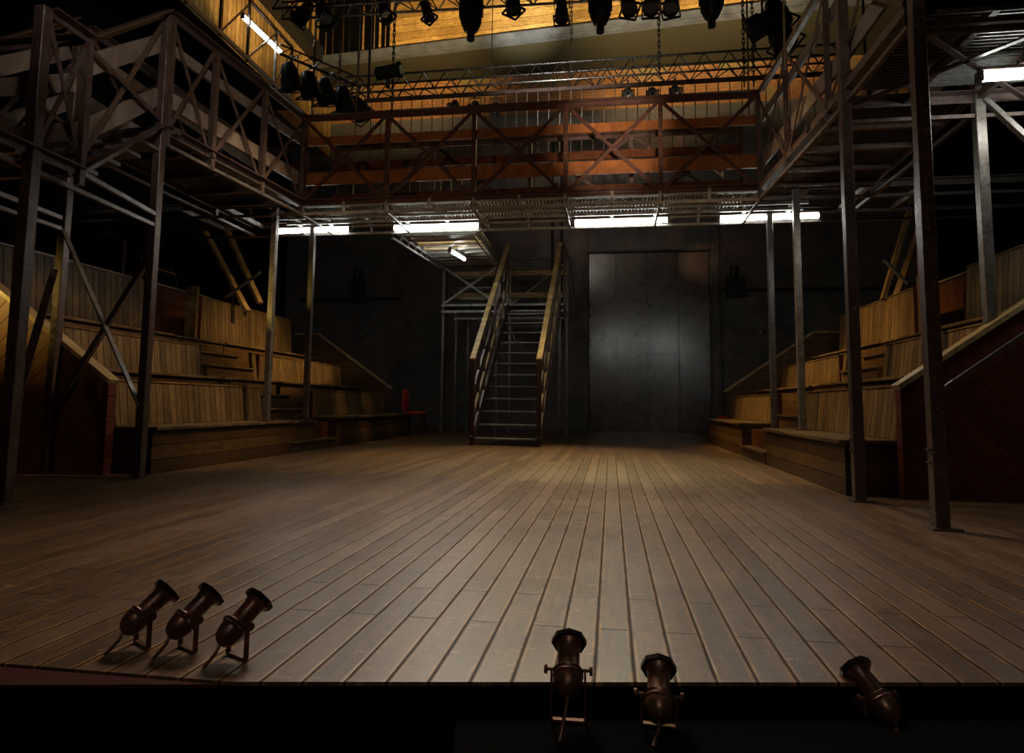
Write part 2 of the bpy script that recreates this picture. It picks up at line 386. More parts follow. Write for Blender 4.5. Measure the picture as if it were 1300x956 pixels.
# ================================================================ SEATING
def stand(side):
    sx = (lambda x: x) if side == 0 else (lambda x: -1.9-x)
    where = 'stand beside the yellow lit wall' if side == 0 else 'stand on the metal door side'
    def B(m_, x0, x1, y0, y1, z0, z1): return m_.box(sx(x0), sx(x1), y0, y1, z0, z1)
    rows = [(-3.35,-3.72,.35,.69, 0.), (-4.10,-4.45,.80,1.14,.36), (-4.80,-5.18,1.28,1.87,.81)]
    spans = {'near': [(4.50,6.66),(4.50,6.68),(4.50,6.66)], 'far': [(7.84,10.72),(7.82,10.50),(7.66,10.12)]}
    backs = {'near': [(4.53,6.66),(4.50,6.68),(4.50,6.66)], 'far': [(7.84,10.58),(7.72,10.46),(7.66,10.12)]}
    ordn = ['front row', 'middle row', 'back row']
    for blk in ('near','far'):
        for k, (xf, xb, zs, zt, zb) in enumerate(rows):
            y0, y1 = spans[blk][k]; b0, b1 = backs[blk][k]
            pos = 'downstage of the aisle steps' if blk == 'near' else 'upstage of the aisle steps'
            r = thing('tier_bench', f'{ordn[k]} wooden tier bench {pos}, {where}', 'bench', (sx((xf+xb)/2), (y0+y1)/2, zb))
            zz = zs + (.02 if blk == 'far' and k == 0 else 0)
            B(MB(), xf-.012, xb-.06, y0, y1, zb, zz-.028).build('riser', 'bench_h', r)
            B(MB(), xf+.022, xb-.05, y0-.0, y1+.01, zz-.028, zz).build('seat', 'bench_top', r, bevel=.005)
            m_ = MB(); t = .05
            xa, xc = sx(xb+.03), sx(xb-.015)      # slight rake
            w = t if side else -t
            m_.hexa([(xa,b0,zz),(xa+w,b0,zz),(xa+w,b1,zz),(xa,b1,zz),(xc,b0,zt),(xc+w,b0,zt),(xc+w,b1,zt),(xc,b1,zt)])
            m_.build('backrest', 'bench_v', r, bevel=.004)
            m_ = MB(); B(m_, xb-.005, xb-.075, b0, b1, zt, zt+.012).build('top_cap', 'bench_top', r)
            ye = y0-.012 if blk == 'near' else y0-.012
            m_ = MB(); B(m_, xb+.04, xb-.08, ye, y0, zb, zt+.0).build('cheek', 'cheek', r)
            # walkway behind this row up to the next riser
            xn = rows[k+1][0] if k < 2 else -5.6
            B(MB(), xb-.07, xn-.012, y0, y1, zz-.04, zz-.005 if k < 2 else zs).build('footboard', 'step', r)
    # sloping end walls
    ywall = 4.40
    prof = [(-3.70,0),(-3.70,.70),(-5.75,2.11),(-5.75,0)]
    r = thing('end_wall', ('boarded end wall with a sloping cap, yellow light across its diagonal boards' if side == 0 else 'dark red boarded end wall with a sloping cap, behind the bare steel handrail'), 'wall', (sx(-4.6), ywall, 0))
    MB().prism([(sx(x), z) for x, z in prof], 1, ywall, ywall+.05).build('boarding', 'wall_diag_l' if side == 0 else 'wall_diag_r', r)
    MB().bar((sx(-3.65), ywall+.03, .68), (sx(-5.75), ywall+.03, 2.13), .11, .03).build('cap', 'cap', r)
    MB().box(sx(-3.66), sx(-3.71), ywall-.01, ywall+.07, 0, .67).build('end_post', 'wall_diag_r', r)
    prof = [(-3.69,.0),(-3.69,.79),(-5.0,1.70),(-5.42,1.70),(-5.42,0)]
    r = thing('end_wall', f'upstage end wall with a sloping cap above the red chair, {where}', 'wall', (sx(-4.6), 10.74, 0))
    MB().prism([(sx(x), z) for x, z in prof], 1, 10.74, 10.79).build('boarding', 'bench_h', r)
    MB().bar((sx(-3.65), 10.76, .78), (sx(-5.0), 10.76, 1.715), .08, .03).build('cap', 'cap', r)
    MB().box(sx(-5.0), sx(-5.42), 10.73, 10.80, 1.70, 1.73).build('cap', 'cap', r)
    # aisle steps
    r = thing('aisle_steps', f'wooden aisle steps climbing between the benches, {where}', 'steps', (sx(-4.1), 7.25, 0))
    ends = 7.35 if side == 0 else 6.80
    st = [(-3.35,.12,6.68,7.82),(-3.41,.335,6.68,ends),(-3.72,.47,6.70,7.70),(-3.92,.63,6.70,7.70),(-4.10,.80,6.70,7.70),(-4.38,.95,6.70,7.64),(-4.60,1.11,6.70,7.64),(-4.80,1.27,6.68,7.64)]
    for i, (x, z, y0, y1) in enumerate(st):
        xn = st[i+1][0] if i < len(st)-1 else -5.6
        zb = 0 if i < 2 else st[i-1][1]-.02
        if i == 1: xn = -3.72; zb = .12
        if i == 0: xn = -3.72
        s_ = B(MB(), x-.01, xn-.012, y0, y1, zb, z-.022).build('step', 'step', r)
        B(MB(), x+.018, xn-.012, y0-.004, y1, z-.022, z).build('tread', 'bench_top', s_, bevel=.003)
    B(MB(), -3.46, -3.72, ends, 7.82, .12, .30).build('step_block', 'cheek', r)
    r = thing('aisle_screen', f'reddish board screen closing the head of the aisle, {where}', 'screen', (sx(-5.62), 7.1, .8))
    B(MB(), -5.62, -5.66, 5.6, 8.5, .8, 1.98).build('screen_board', 'ply', r)
    B(MB(), -5.18, -5.33, 7.60, 7.655, 1.28, 1.99).build('return_board', 'bench_v', r)
    B(MB(), -5.60, -5.68, 5.6, 8.5, 1.98, 2.0).build('top_cap', 'cap', r)
stand(0); stand(1)

# ================================================================ STEEL GALLERIES
ZT, ZD, ZL = 3.46, 2.565, 2.455
def face(root, pts, inward, z=(ZD, ZT, ZL), matS='steel', matL=None, matB='rail_board', ends=(1,1), boards=((3.19,3.28),(2.77,2.90)), braces=True, skip=()):
    """one side of a gallery: uprights, X braces, rails and kick boards. pts = (x,y) or (x,y,dz)"""
    zd, zt, zl = z; inv = V((*inward, 0)); P = [V((p[0], p[1], p[2] if len(p) > 2 else 0)) for p in pts]
    o = V((0,0,1))
    for i, p in enumerate(P):
        if i in skip: continue
        MB().angle(p + o*zl, p + o*zt, .042, .008).build('upright', matS, root)
    for a, b in zip(P, P[1:]):
        if braces:
            k = inv*-.012; k2 = inv*.006
            d = (b-a).normalized()*.03
            MB().bar(a+o*(zd+.03)+k+d, b+o*(zt-.03)+k-d, .035, .007, up=tuple(inv)).build('brace', matS, root)
            MB().bar(a+o*(zt-.03)+k2+d, b+o*(zd+.03)+k2-d, .035, .007, up=tuple(inv)).build('brace', matS, root)
    def run(zz, w, name, mat, off=0, hh=None, t=None, L=False):
        m_ = MB()
        for a, b in zip(P, P[1:]):
            if L: m_.angle(a+o*zz+inv*off, b+o*zz+inv*off, w, .009)
            else: m_.bar(a+o*zz+inv*off, b+o*zz+inv*off, t or w, hh or w)
        return m_.build(name, mat, root)
    run(zt, .055, 'top_rail', matS, L=True)
    run(zd, .055, 'bottom_chord', matS, L=True)
    run(zl, .026, 'lower_chord', matL or matS)
    if matL: run(zd-.032, 0, 'bottom_flange', matL, off=.012, hh=.010, t=.06)  # added pale plate, tube light on the chord's underside put into its colour
    for (b0, b1) in boards:
        run((b0+b1)/2, 0, 'guard_board', matB, off=.045, hh=b1-b0, t=.022)
def gratebars(root, x0, x1, y0, y1, z, axis, step=.036):
    m_ = MB()
    if axis == 'y':
        n = int((x1-x0)/step)
        for i in range(n): m_.box(x0+i*step, x0+i*step+.006, y0, y1, z, z+.026)
        for j in range(int((y1-y0)/.1)): m_.box(x0, x1, y0+j*.1, y0+j*.1+.005, z+.014, z+.022)
    else:
        n = int((y1-y0)/step)
        for i in range(n): m_.box(x0, x1, y0+i*step, y0+i*step+.006, z, z+.026)
        for j in range(int((x1-x0)/.1)): m_.box(x0+j*.1, x0+j*.1+.005, y0, y1, z+.014, z+.022)
    return m_.build('deck_grating', 'grate', root)
# -- cross gallery
cg = thing('steel_gallery', 'rust red steel gallery crossing the stage above the white tube lights', 'gallery', (-.88, 6.62, 2.455))
vx = [-3.13,-2.24,-1.34,-.43,.47,1.36]
face(cg, [(x, 6.22) for x in vx], (0,1), matS='rust', matL='chord')
face(cg, [(x, 7.02) for x in (-3.13,-1.98,-.88,.22,1.36)], (0,-1), matS='steel', matB='ply', matL='chord')  # rear boards in the darker ply, their dimness put into the colour
for a, b in (((-6.2,6.22),(-3.13,6.22)), ((1.36,6.22),(4.2,6.22)), ((-6.2,7.02),(-3.13,7.02)), ((1.36,7.02),(4.2,7.02))):
    MB().angle((*a,ZD), (*b,ZD), .055, .009).build('bottom_chord','grey',cg); MB().bar((*a,ZL), (*b,ZL), .026).build('lower_chord','grey',cg)
x = -3.13; i = 0
while x < 1.40:
    m = MB(); m.bar((x,6.22,ZD), (x,7.02,ZD), .03, .045)
    if i % 2 == 0: m.bar((x,6.22,ZL), (x,7.02,ZL), .022)
    m.bar((x,6.22,ZL), (x,6.22,ZD), .022); m.bar((x,7.02,ZL), (x,7.02,ZD), .022)
    m.build('joist', 'chord', cg); x += .449; i += 1
for x in (-4.5,-4.0,-3.5,1.8,2.3,2.8): MB().bar((x,6.22,ZD), (x,7.02,ZD), .03, .045).build('joist', 'chord', cg)
gratebars(cg, -3.1, 1.34, 6.26, 6.98, ZD+.03, 'y')
for y in (6.45, 6.62, 6.82):
    MB().bar((-3.6,y,ZD-.03), (1.9,y,ZD-.03), .018, .03).build('runner', 'chord', cg)
for (x, y, z0) in ((-3.40,6.2,.35),(-3.37,7.0,.355),(1.67,6.2,.35),(1.62,7.0,.30)):
    m = MB(); m.bar((x,y,z0), (x,y,2.53), .058); p_ = m.build('column', 'grey', cg, bevel=.004)
    MB().box(x-.06, x+.06, y-.06, y+.06, z0, z0+.012).build('base_plate', 'steel', p_)
# -- gallery over the bench stands
def side_gallery(side):
    if side == 0:
        root = thing('steel_gallery', 'dark steel gallery above the benches beside the yellow lit wall', 'gallery', (-3.7, 5.2, 2.455))
        inner = [(-3.30,4.34),(-3.26,4.85),(-3.19,5.52),(-3.13,6.2)]
        outer = [(-4.08,4.42),(-4.08,5.3),(-4.08,6.2),(-4.08,7.0)]
        face(root, inner, (-1,0), matS='steel', matB='pale_board', matL='grey')
        face(root, outer, (1,0), matS='steel', matB='pale_board')
        face(root, [(-4.08,7.0),(-3.5,7.0)], (0,-1), braces=False)
        gratebars(root, -4.05, -3.32, 4.4, 6.2, ZD+.03, 'x')
        for y in (4.4,4.85,5.3,5.75,6.15): MB().bar((-4.08,y,ZD), (-3.22,y,ZD), .04, .05).build('joist', 'steel', root)
        MB().bar((-4.08,4.4,ZD),(-3.3,4.36,ZD),.03,.06).build('end_beam','steel',root)
        MB().bar((-3.31,4.31,0),(-3.31,4.31,ZT),.062).build('column','steel',root,bevel=.004)
        MB().bar((-4.10,4.36,0),(-4.10,4.36,ZT),.062).build('column','steel',root,bevel=.004)
        MB().bar((-3.31,4.31,1.62),(-4.10,4.36,.42),.03,.04).build('cross_brace','steel',root)
        MB().bar((-4.10,4.33,1.85),(-3.31,4.28,.50),.04,.012).build('cross_brace','grey',root)
    else:
        root = thing('steel_gallery', 'dark steel gallery above the benches on the metal door side', 'gallery', (1.9, 5.0, 2.455))
        inner = [(1.48,3.40),(1.455,4.56),(1.41,5.44),(1.36,6.2)]
        outer = [(2.33,4.46),(2.33,5.3),(2.33,6.2),(2.33,7.0)]
        face(root, inner, (1,0), matS='steel', matB='pale_board', matL='grey')
        face(root, outer, (-1,0), matS='steel', matB='pale_board')
        # platform that turns outwards at the front
        for (ya, nm) in ((3.40,'front'), (4.46,'rear')):
            x0 = 1.48 if nm == 'front' else 2.33
            m = MB(); m.angle((1.48,ya,ZD-.03),(5.5,ya,ZD-.03),.06,.009); m.build('bottom_chord','steel',root)
            MB().bar((1.48,ya,ZL-.04),(5.5,ya,ZL-.04),.024).build('lower_chord','steel',root)
        face(root, [(1.48,3.40),(2.35,3.40),(3.3,3.40)], (0,1), boards=((3.19,3.28),(2.77,2.90)), z=(ZD,ZT,ZL))
        for x in (1.9,2.33,2.8,3.3,3.8,4.3): MB().bar((x,3.4,ZD-.02),(x,4.46,ZD-.02),.035,.05).build('joist','steel',root)
        gratebars(root, 1.5, 4.4, 3.43, 4.43, ZD+.02, 'x')
        gratebars(root, 1.50, 2.30, 4.5, 6.2, ZD+.02, 'x')
        for y in (4.9,5.3,5.75,6.15): MB().bar((1.40,y,ZD),(2.33,y,ZD),.04,.05).build('joist','steel',root)
        MB().bar((1.50,3.45,ZD-.07),(2.6,4.44,ZD-.07),.03,.012).build('plan_brace','steel',root)
        MB().bar((2.33,3.45,ZD-.07),(1.5,4.44,ZD-.07),.03,.012).build('plan_brace','steel',root)
        for (x,y,top,mt) in ((1.495,3.36,ZT,'steel'),(1.45,4.24,ZT,'steel'),(2.33,4.47,ZD,'grey')):
            p_ = MB().bar((x,y,0),(x,y,top),.062).build('column',mt,root,bevel=.004)
            m = MB(); m.box(x-.055,x+.075,y-.05,y+.05,0,.01); m.build('base_plate','grey',p_)
            m = MB()
            for zz in (.30,.36): m.box(x-.045,x+.045,y-.012,y+.012,zz,zz+.008)
            m.build('clamp_bolt','grey',p_)
        MB().bar((2.35,4.44,ZD-.05),(3.35,4.44,1.35),.045,.03).build('cross_brace','grey',root)
        MB().bar((2.42,5.5,.0),(2.42,5.5,ZD),.07).build('column','rust',root)
        # bare steel handrail fixed to the column in front of the end wall
        MB().bar((1.78,4.10,.60),(3.35,4.10,1.72),.03,.022).build('handrail','grey',root)
        MB().bar((1.51,3.42,.62),(1.78,4.10,.60),.02,.02).build('rail_bracket','steel',root)
    return root
side_gallery(0); side_gallery(1)
# -- lower landing and short flight at the tower
lt = thing('steel_landing', 'lower dark steel landing and sloping flight on the tallest tower beside the yellow lit wall', 'landing', (-3.5, 3.2, 1.8))
z1, zr = 1.90, 2.73
z1b, z1l = z1, 1.82
def lv(x, y, z): return V((x, y, z))
# inner side: level then sloping up to the gallery corner
for (xs_, tagn) in ((-3.14,'inner'),(-3.98,'outer')):
    a0, a1, a2 = lv(xs_,2.55,0), lv(xs_,3.42,0), lv(-3.30 if tagn=='inner' else -4.08, 4.30, 0)
    m = MB(); m.angle(a1+V((0,0,zr)), a2+V((0,0,ZT)), .05, .009)
    if tagn == 'inner': m.angle(lv(xs_,3.13,zr), a1+V((0,0,zr)), .05, .009)
    m.build('top_rail','steel',lt)
    m = MB(); m.angle(a0+V((0,0,z1)), a1+V((0,0,z1)), .05, .009); m.angle(a1+V((0,0,z1)), a2+V((0,0,ZD)), .05, .009); m.build('bottom_chord','steel',lt)
    MB().bar(a0+V((0,0,z1l)), lv(a2.x,4.3,z1l), .026).build('lower_chord','steel',lt)
    MB().bar(a1+V((0,0,z1)), lv(a2.x,4.3,z1), .03).build('mid_chord','steel',lt)
    MB().bar(a1+V((0,0,z1l)), a1+V((0,0,zr)), .04).build('upright','steel',lt)
    k = V((-.02,0,0))
    MB().bar(a1+V((0,0,z1+.05))+k, a2+V((0,0,ZT-.05))+k, .035, .007, up=(1,0,0)).build('brace','steel',lt)
    MB().bar(a1+V((0,0,zr-.05)), a2+V((0,0,ZD+.05)), .035, .007, up=(1,0,0)).build('brace','steel',lt)
    if tagn == 'inner':
        MB().bar(lv(xs_,3.13,z1+.05)+k, a1+V((0,0,zr-.05))+k, .03, .007, up=(1,0,0)).build('brace','steel',lt)
        MB().bar(lv(xs_,3.13,zr-.05), a1+V((0,0,z1+.05)), .03, .007, up=(1,0,0)).build('brace','steel',lt)
    for zo in (.24, .66):
        MB().bar(a1+V((-.045,0,z1+zo)), a2+V((-.045,0,ZD+zo)), .022, .12).build('guard_board','pale_board',lt)
for j in range(4):
    f = (j+.5)/4; MB().box(-4.0-.1*f, -3.18-.12*f, 3.42+.22*j, 3.62+.22*j, z1+.14*j+.05, z1+.14*j+.075).build('tread','grate',lt)
m = MB(); m.angle((-6.0,3.42,zr),(-3.16,3.42,zr),.05,.009); m.build('top_rail','steel',lt)
MB().angle((-6.0,3.42,z1),(-3.16,3.42,z1),.05,.009).build('bottom_chord','steel',lt)
for zo in (.24,.55): MB().bar((-6.0,3.40,z1+zo),(-3.2,3.40,z1+zo),.022,.12).build('guard_board','pale_board',lt)
for x in (-3.9,-4.7,-5.5):
    MB().bar((x,3.42,z1),(x,3.42,zr),.035).build('upright','steel',lt)
    MB().bar((x+.04,3.44,z1+.04),(x+.72,3.44,zr-.04),.03,.007,up=(0,1,0)).build('brace','steel',lt)
for y in (2.6,3.0,3.35): MB().bar((-6.0,y,z1-.02),(-3.14,y,z1-.02),.03,.05).build('joist','steel',lt)
gratebars(lt, -5.9, -3.16, 2.56, 3.40, z1+.01, 'y', .05)
p_ = MB().bar((-3.15,3.10,0),(-3.15,3.10,zr+.01),.066).build('column','steel',lt,bevel=.004)
MB().box(-3.21,-3.09,3.04,3.16,0,.01).build('base_plate','steel',p_)
MB().bar((-4.10,4.30,1.5),(-3.19,3.14,.42),.045,.02).build('cross_brace','steel',lt)
MB().bar((-3.30,3.09,.62),(-3.95,3.12,1.15),.035,.02).build('cross_brace','grey',lt)

# -- inclined bridge to the stair tower
br = thing('steel_bridge', 'narrow pale lit steel bridge running back to the stair tower', 'bridge', (-2.2, 9.1, 2.5))
A0, A1, B0, B1 = V((-2.44,7.05,2.50)), V((-2.93,11.3,3.0)), V((-1.50,7.05,2.50)), V((-1.97,11.3,3.02))
for p, q in ((A0,A1),(B0,B1)):
    MB().angle(p, q, .05, .009).build('side_chord','chord',br)
    MB().bar(p-V((0,0,.10)), q-V((0,0,.10)), .024).build('lower_chord','chord',br)
for i in range(10):
    f = i/9; MB().bar(A0.lerp(A1,f), B0.lerp(B1,f), .035, .03).build('joist','chord',br)
    MB().bar(A0.lerp(A1,f), A0.lerp(A1,f)-V((0,0,.10)), .018).build('hanger','grey',br)
for i in range(9):
    f0, f1 = (i+.08)/9, (i+.92)/9; d = V((0,0,.03)); t_ = V((0,0,.012))
    a, b, c, e = A0.lerp(A1,f0)+d, B0.lerp(B1,f0)+d, B0.lerp(B1,f1)+d, A0.lerp(A1,f1)+d
    MB().hexa([a,b,c,e,a+t_,b+t_,c+t_,e+t_]).build('deck_plate','grate' if i%3 else 'white_tin',br)

# ================================================================ CENTRE STAIRCASE
sc = thing('open_staircase', 'steep open tread staircase with pale timber handrails in front of the black wall', 'staircase', (-1.37, 9.9, 0))
def sxp(xb, y): return xb + .035*(y-8.62)
Y0, Y1, Z1 = 8.70, 11.05, 2.25
for xb, nm in ((-1.82,'l'),(-.93,'r')):
    MB().bar((xb,8.64,0),(xb,8.64,1.13),.058).build('newel','redwood',sc,bevel=.006)
    MB().bar((xb,8.60,1.135),(sxp(xb,11.0),11.0,3.27),.075,.03).build('handrail','rail_wood',sc,bevel=.004)
    m = MB(); m.bar((xb,8.64,.06),(sxp(xb,Y1),Y1,Z1-.05),.035,.15); m.build('stringer','steel',sc)
    for off in (.42,.74):
        MB().bar((xb,8.66,off-.02),(sxp(xb,11.0),11.0,off+2.12),.03,.035).build('mid_rail','rail_wood' if off<.5 else 'steel',sc)
    for i in range(1, 8):
        y = 8.64 + 2.36*i/7; zb = .06 + (Z1-.1)*(y-8.64)/(Y1-8.64)
        MB().bar((sxp(xb,y),y,zb),(sxp(xb,y),y,zb+1.05),.03).build('baluster','steel',sc)
for i in range(12):
    y = 8.74 + .198*i; z = .094 + .1795*i; a, b = sxp(-1.82,y), sxp(-.93,y)
    MB().box(a+.02, b-.02, y-.01, y+.17, z-.022, z).build('tread','chord',sc,bevel=.003)  # pale steel makes the treads look lit
# tower behind
tw = thing('stair_tower', 'steel landing tower with timber rails at the head of the open staircase', 'platform', (-1.9, 11.6, 0))
for x, y, z in ((-2.93,11.3,3.0),(-1.97,11.3,3.02),(-2.93,12.3,2.25),(-.86,11.15,2.25),(-.80,12.1,3.25),(-1.86,12.1,3.25),(-2.76,12.6,2.25)):
    MB().bar((x,y,0),(x,y,z),.045).build('column','grey',tw)
for z in (2.25,2.14):
    for y in (11.15,12.1): MB().bar((-2.93,y,z),(-.80,y,z),.03,.04).build('floor_beam','chord',tw)
    MB().bar((-.82,11.15,z),(-.82,12.1,z),.03,.04).build('floor_beam','chord',tw)
MB().box(-2.9,-.84,11.17,12.08,2.25,2.27).build('deck','grate',tw)
for z0, z1_ in ((2.52,2.62),(2.94,3.03)): MB().box(-2.93,-.80,12.06,12.09,z0,z1_).build('guard_board','rail_wood',tw)
MB().bar((-2.93,12.1,3.26),(-.80,12.1,3.26),.03).build('top_rail','grey',tw)
MB().bar((-2.93,11.3,2.95),(-1.97,11.3,2.3),.035,.012,up=(0,1,0)).build('cross_brace','chord',tw)
MB().bar((-2.93,11.28,2.3),(-1.97,11.28,2.95),.035,.012,up=(0,1,0)).build('cross_brace','chord',tw)
for z in (2.42,2.62,2.8): MB().bar((-2.7,11.5,z),(-1.97,11.5,z),.02,.03).build('mid_rail','grey',tw)
MB().bar((-1.86,12.14,.4),(-.80,12.14,1.9),.03,.012,up=(0,1,0)).build('cross_brace','steel',tw)
MB().bar((-.80,12.14,.4),(-1.86,12.14,1.9),.03,.012,up=(0,1,0)).build('cross_brace','steel',tw)
MB().bar((-1.86,12.14,2.4),(-.80,12.14,3.2),.02,.012,up=(0,1,0)).build('cross_brace','chord',tw)
for y in (11.3,11.7): MB().bar((-.80,y,2.27),(-.80,y,3.25),.03).build('upright','steel',tw)
MB().bar((-.80,11.0,3.25),(-.80,12.1,3.25),.035).build('top_rail','steel',tw)
tag(MB().path([(-.80,11.02,3.3),(-.70,11.25,3.05),(-.66,11.3,2.75),(-.62,11.36,2.4)], .008).build('cable','black'), 'loose black cable drooping from the top of the staircase rail', 'cable')

# ================================================================ FLUORESCENT LIGHTS
def fluoro(p, q, label, group=None, r=.026, up=.045, body='steel'):
    p, q = V(p), V(q); mid = (p+q)/2; d = (q-p).normalized()
    t = thing('fluorescent_light', label, 'light', mid, group)
    MB().tube(p+d*.02, q-d*.02, r, 14).build('tube', 'tube', t, smooth=True)
    z = V((0,0,r+.016)); MB().bar(p+z, q+z, .036, .024).build('housing', body, t, bevel=.004)
    for a, s_ in ((p,1),(q,-1)): MB().bar(a-d*s_*.012, a+d*s_*.02, .05, .06).build('end_cap', body, t, bevel=.004)
    for f in (.2,.8):
        c = p.lerp(q,f)+z; MB().bar(c, c+V((0,0,up)), .012).build('hanger','grey',t)
    return t
Lx = [((-3.83,-2.92),'white tube light on the gallery between the two pale columns over the benches'),
      ((-2.42,-1.42),'white tube light on the gallery at the mouth of the narrow bridge'),
      ((-.40,.61),'white tube light on the gallery in front of the metal door'),
      ((1.11,2.12),'white tube light on the gallery crossing behind a grey column on the door side')]
for (a, b), lb in Lx: fluoro((a,7.0,2.50),(b,7.0,2.505), lb)
a = ZP(571,318,2.60); b = ZP(595,337,2.62)
fluoro(a, (a.x-.02, min(b.y, a.y+1.0), a.z+.1), 'small white tube light slung under the narrow steel bridge', r=.022)
fluoro((2.08,3.97,2.44),(3.1,3.95,2.44), 'white tube light under the outward platform at the bare steel column', r=.027)

# upper gallery beam with its own tube, stage left wall
ug = thing('upper_gallery_edge', 'upper catwalk edge with a bright lit rail below the timber cladding', 'catwalk', (-5.0, 7.4, 5.2))
MB().bar((-5.0,4.6,5.28),(-5.0,9.4,5.30),.05,.05).build('lit_chord','white_tin',ug)  # white colour stands in for the tube's light along this chord
MB().box(-5.35,-5.01,4.6,9.4,5.12,5.24).build('black_edge','soft_black',ug)
MB().bar((-5.0,4.6,6.15),(-5.0,9.4,6.15),.04,.04).build('top_rail','steel',ug)
ys_ = [5.0,5.9,6.8,7.5,8.15,8.9,9.4]
for y in ys_: MB().bar((-5.0,y,5.25),(-5.0,y,6.15),.035).build('upright','grey',ug)
for a, b in zip(ys_, ys_[1:]): MB().bar((-5.0,a,5.3),(-5.0,b,6.1),.025,.01,up=(1,0,0)).build('brace','grey',ug)
fluoro((-5.04,8.05,5.86),(-5.04,9.12,5.92), 'white tube light on the high catwalk under the timber cladding', r=.03)

# ================================================================ TRUSS, CHAINS AND STAGE LAMPS
def truss(root, p, q, w, h, r=.02, n=16, mat='alu'):
    p, q = V(p), V(q); d = (q-p).normalized(); s_ = V((0,0,1)).cross(d).normalized()*w/2; u = V((0,0,h/2))
    for a in (s_+u, s_-u, -s_+u, -s_-u): MB().tube(p+a, q+a, r, 8).build('chord', mat, root)
    for sg in (1,-1):
        m_ = MB()
        for i in range(n):
            a = p.lerp(q, i/n); b = p.lerp(q, (i+.5)/n); c = p.lerp(q, (i+1)/n)
            m_.tube(a+s_*sg-u, b+s_*sg+u, r*.55, 6); m_.tube(b+s_*sg+u, c+s_*sg-u, r*.55, 6)
        m_.build('lacing_lattice', mat, root)
    m_ = MB()
    for i in range(n):
        a = p.lerp(q, i/n); b = p.lerp(q, (i+.5)/n); c = p.lerp(q, (i+1)/n)
        m_.tube(a+s_-u, b-s_-u, r*.5, 6); m_.tube(b-s_-u, c+s_-u, r*.5, 6)
    m_.build('lacing_lattice', mat, root)
t1 = thing('lighting_truss', 'long silver box truss hanging across the stage above the gallery', 'truss', (-1.2, 10, 5.7))
truss(t1, (-4.6,10,5.70), (3.4,10,5.73), .30, .28, .018, 22, 'truss')
t2 = thing('lighting_truss', 'short bright silver truss high in front of the timber cladding', 'truss', (-2.4, 6.4, 4.85))
truss(t2, (-3.6,6.4,4.86), (1.5,6.4,4.76), .2, .2, .014, 20)
t3 = thing('lighting_bar', 'black lamp bar sloping off beside the high catwalk', 'bar', (-4.3, 9, 5.5))
pa, pb = ZP(355,68,5.5), ZP(458,111,5.5)
MB().tube(pa, pb, .02, 10).build('pipe','chain',t3)
MB().tube(pa+V((0,0,.14)), pb+V((0,0,.14)), .014, 8).build('pipe','chain',t3)
m = MB()
for i in range(8): a = pa.lerp(pb,i/8); b = pa.lerp(pb,(i+1)/8); m.tube(a, b+V((0,0,.14)), .008, 6)
m.build('lacing_lattice','chain',t3)
def chain_links(m_, p, q, link=.075, r=.008):
    p, q = V(p), V(q); L = (q-p).length; n = max(2, int(L/link*1.25)); d = (q-p)/n
    for i in range(n):
        a = p + d*i; s_ = V((.016,0,0)) if i%2 else V((0,.016,0)); e = d*1.15
        m_.tube(a+s_, a+e+s_, r, 5); m_.tube(a-s_, a+e-s_, r, 5); m_.tube(a-s_, a+s_, r, 5); m_.tube(a+e-s_, a+e+s_, r, 5)
def chain(px, y, py0, py1, label, big=1.0):
    a = YP(px, py1, y); t_ = MB(); chain_links(t_, (a.x,y,a.z), (a.x,y,max(10.1, a.z+1)), .09*big, .008*big)
    return tag(t_.build('hoist_chain','chain'), label, 'chain')
chain(396, 9.8, 0, 150, 'heavy dark chain dropping at the corner of the timber cladding', 1.3)
chain(430, 9.9, 0, 120, 'thin dark chain between the heavy corner chain and the yellow rope')
chain(497, 9.7, 0, 155, 'heavy dark chain beside the small barrel lamp on the truss', 1.3)
chain(725, 9.9, 0, 105, 'thin rusty chain above the middle of the box truss')
chain(837, 9.8, 0, 95, 'dark chain with a pale upper end over the three truss lamps', 1.2)
chain(945, 9.6, 0, 110, 'bluish chain beside the pale rope near the dark lamp cluster')
chain(957, 9.3, 0, 110, 'dark chain just past the pale rope near the dark lamp cluster')
def rope(px, y, py1, label, r=.012, mat='rope', tail=None):
    a = YP(px, py1, y); o = MB().path([(a.x,y,a.z),(a.x+.004,y,(a.z+10)/2),(a.x,y,10.1)], r).build('rope', mat)
    return tag(o, label, 'rope')
rope(455, 9.0, 105, 'yellow rope with a spliced eye hanging beside the timber cladding', .010)
rope(951, 8.6, 145, 'long pale rope hanging past the end of the box truss', .012)
rope(624, 8.8, 92, 'thin dark line dropping past the bright patch on the beam', .007, 'chain')
rope(997, 5.2, 90, 'pale rope hanging inside the gallery on the door side', .009)
rope(448, 7.6, 250, 'thin pale line passing down behind the gallery boards', .009)

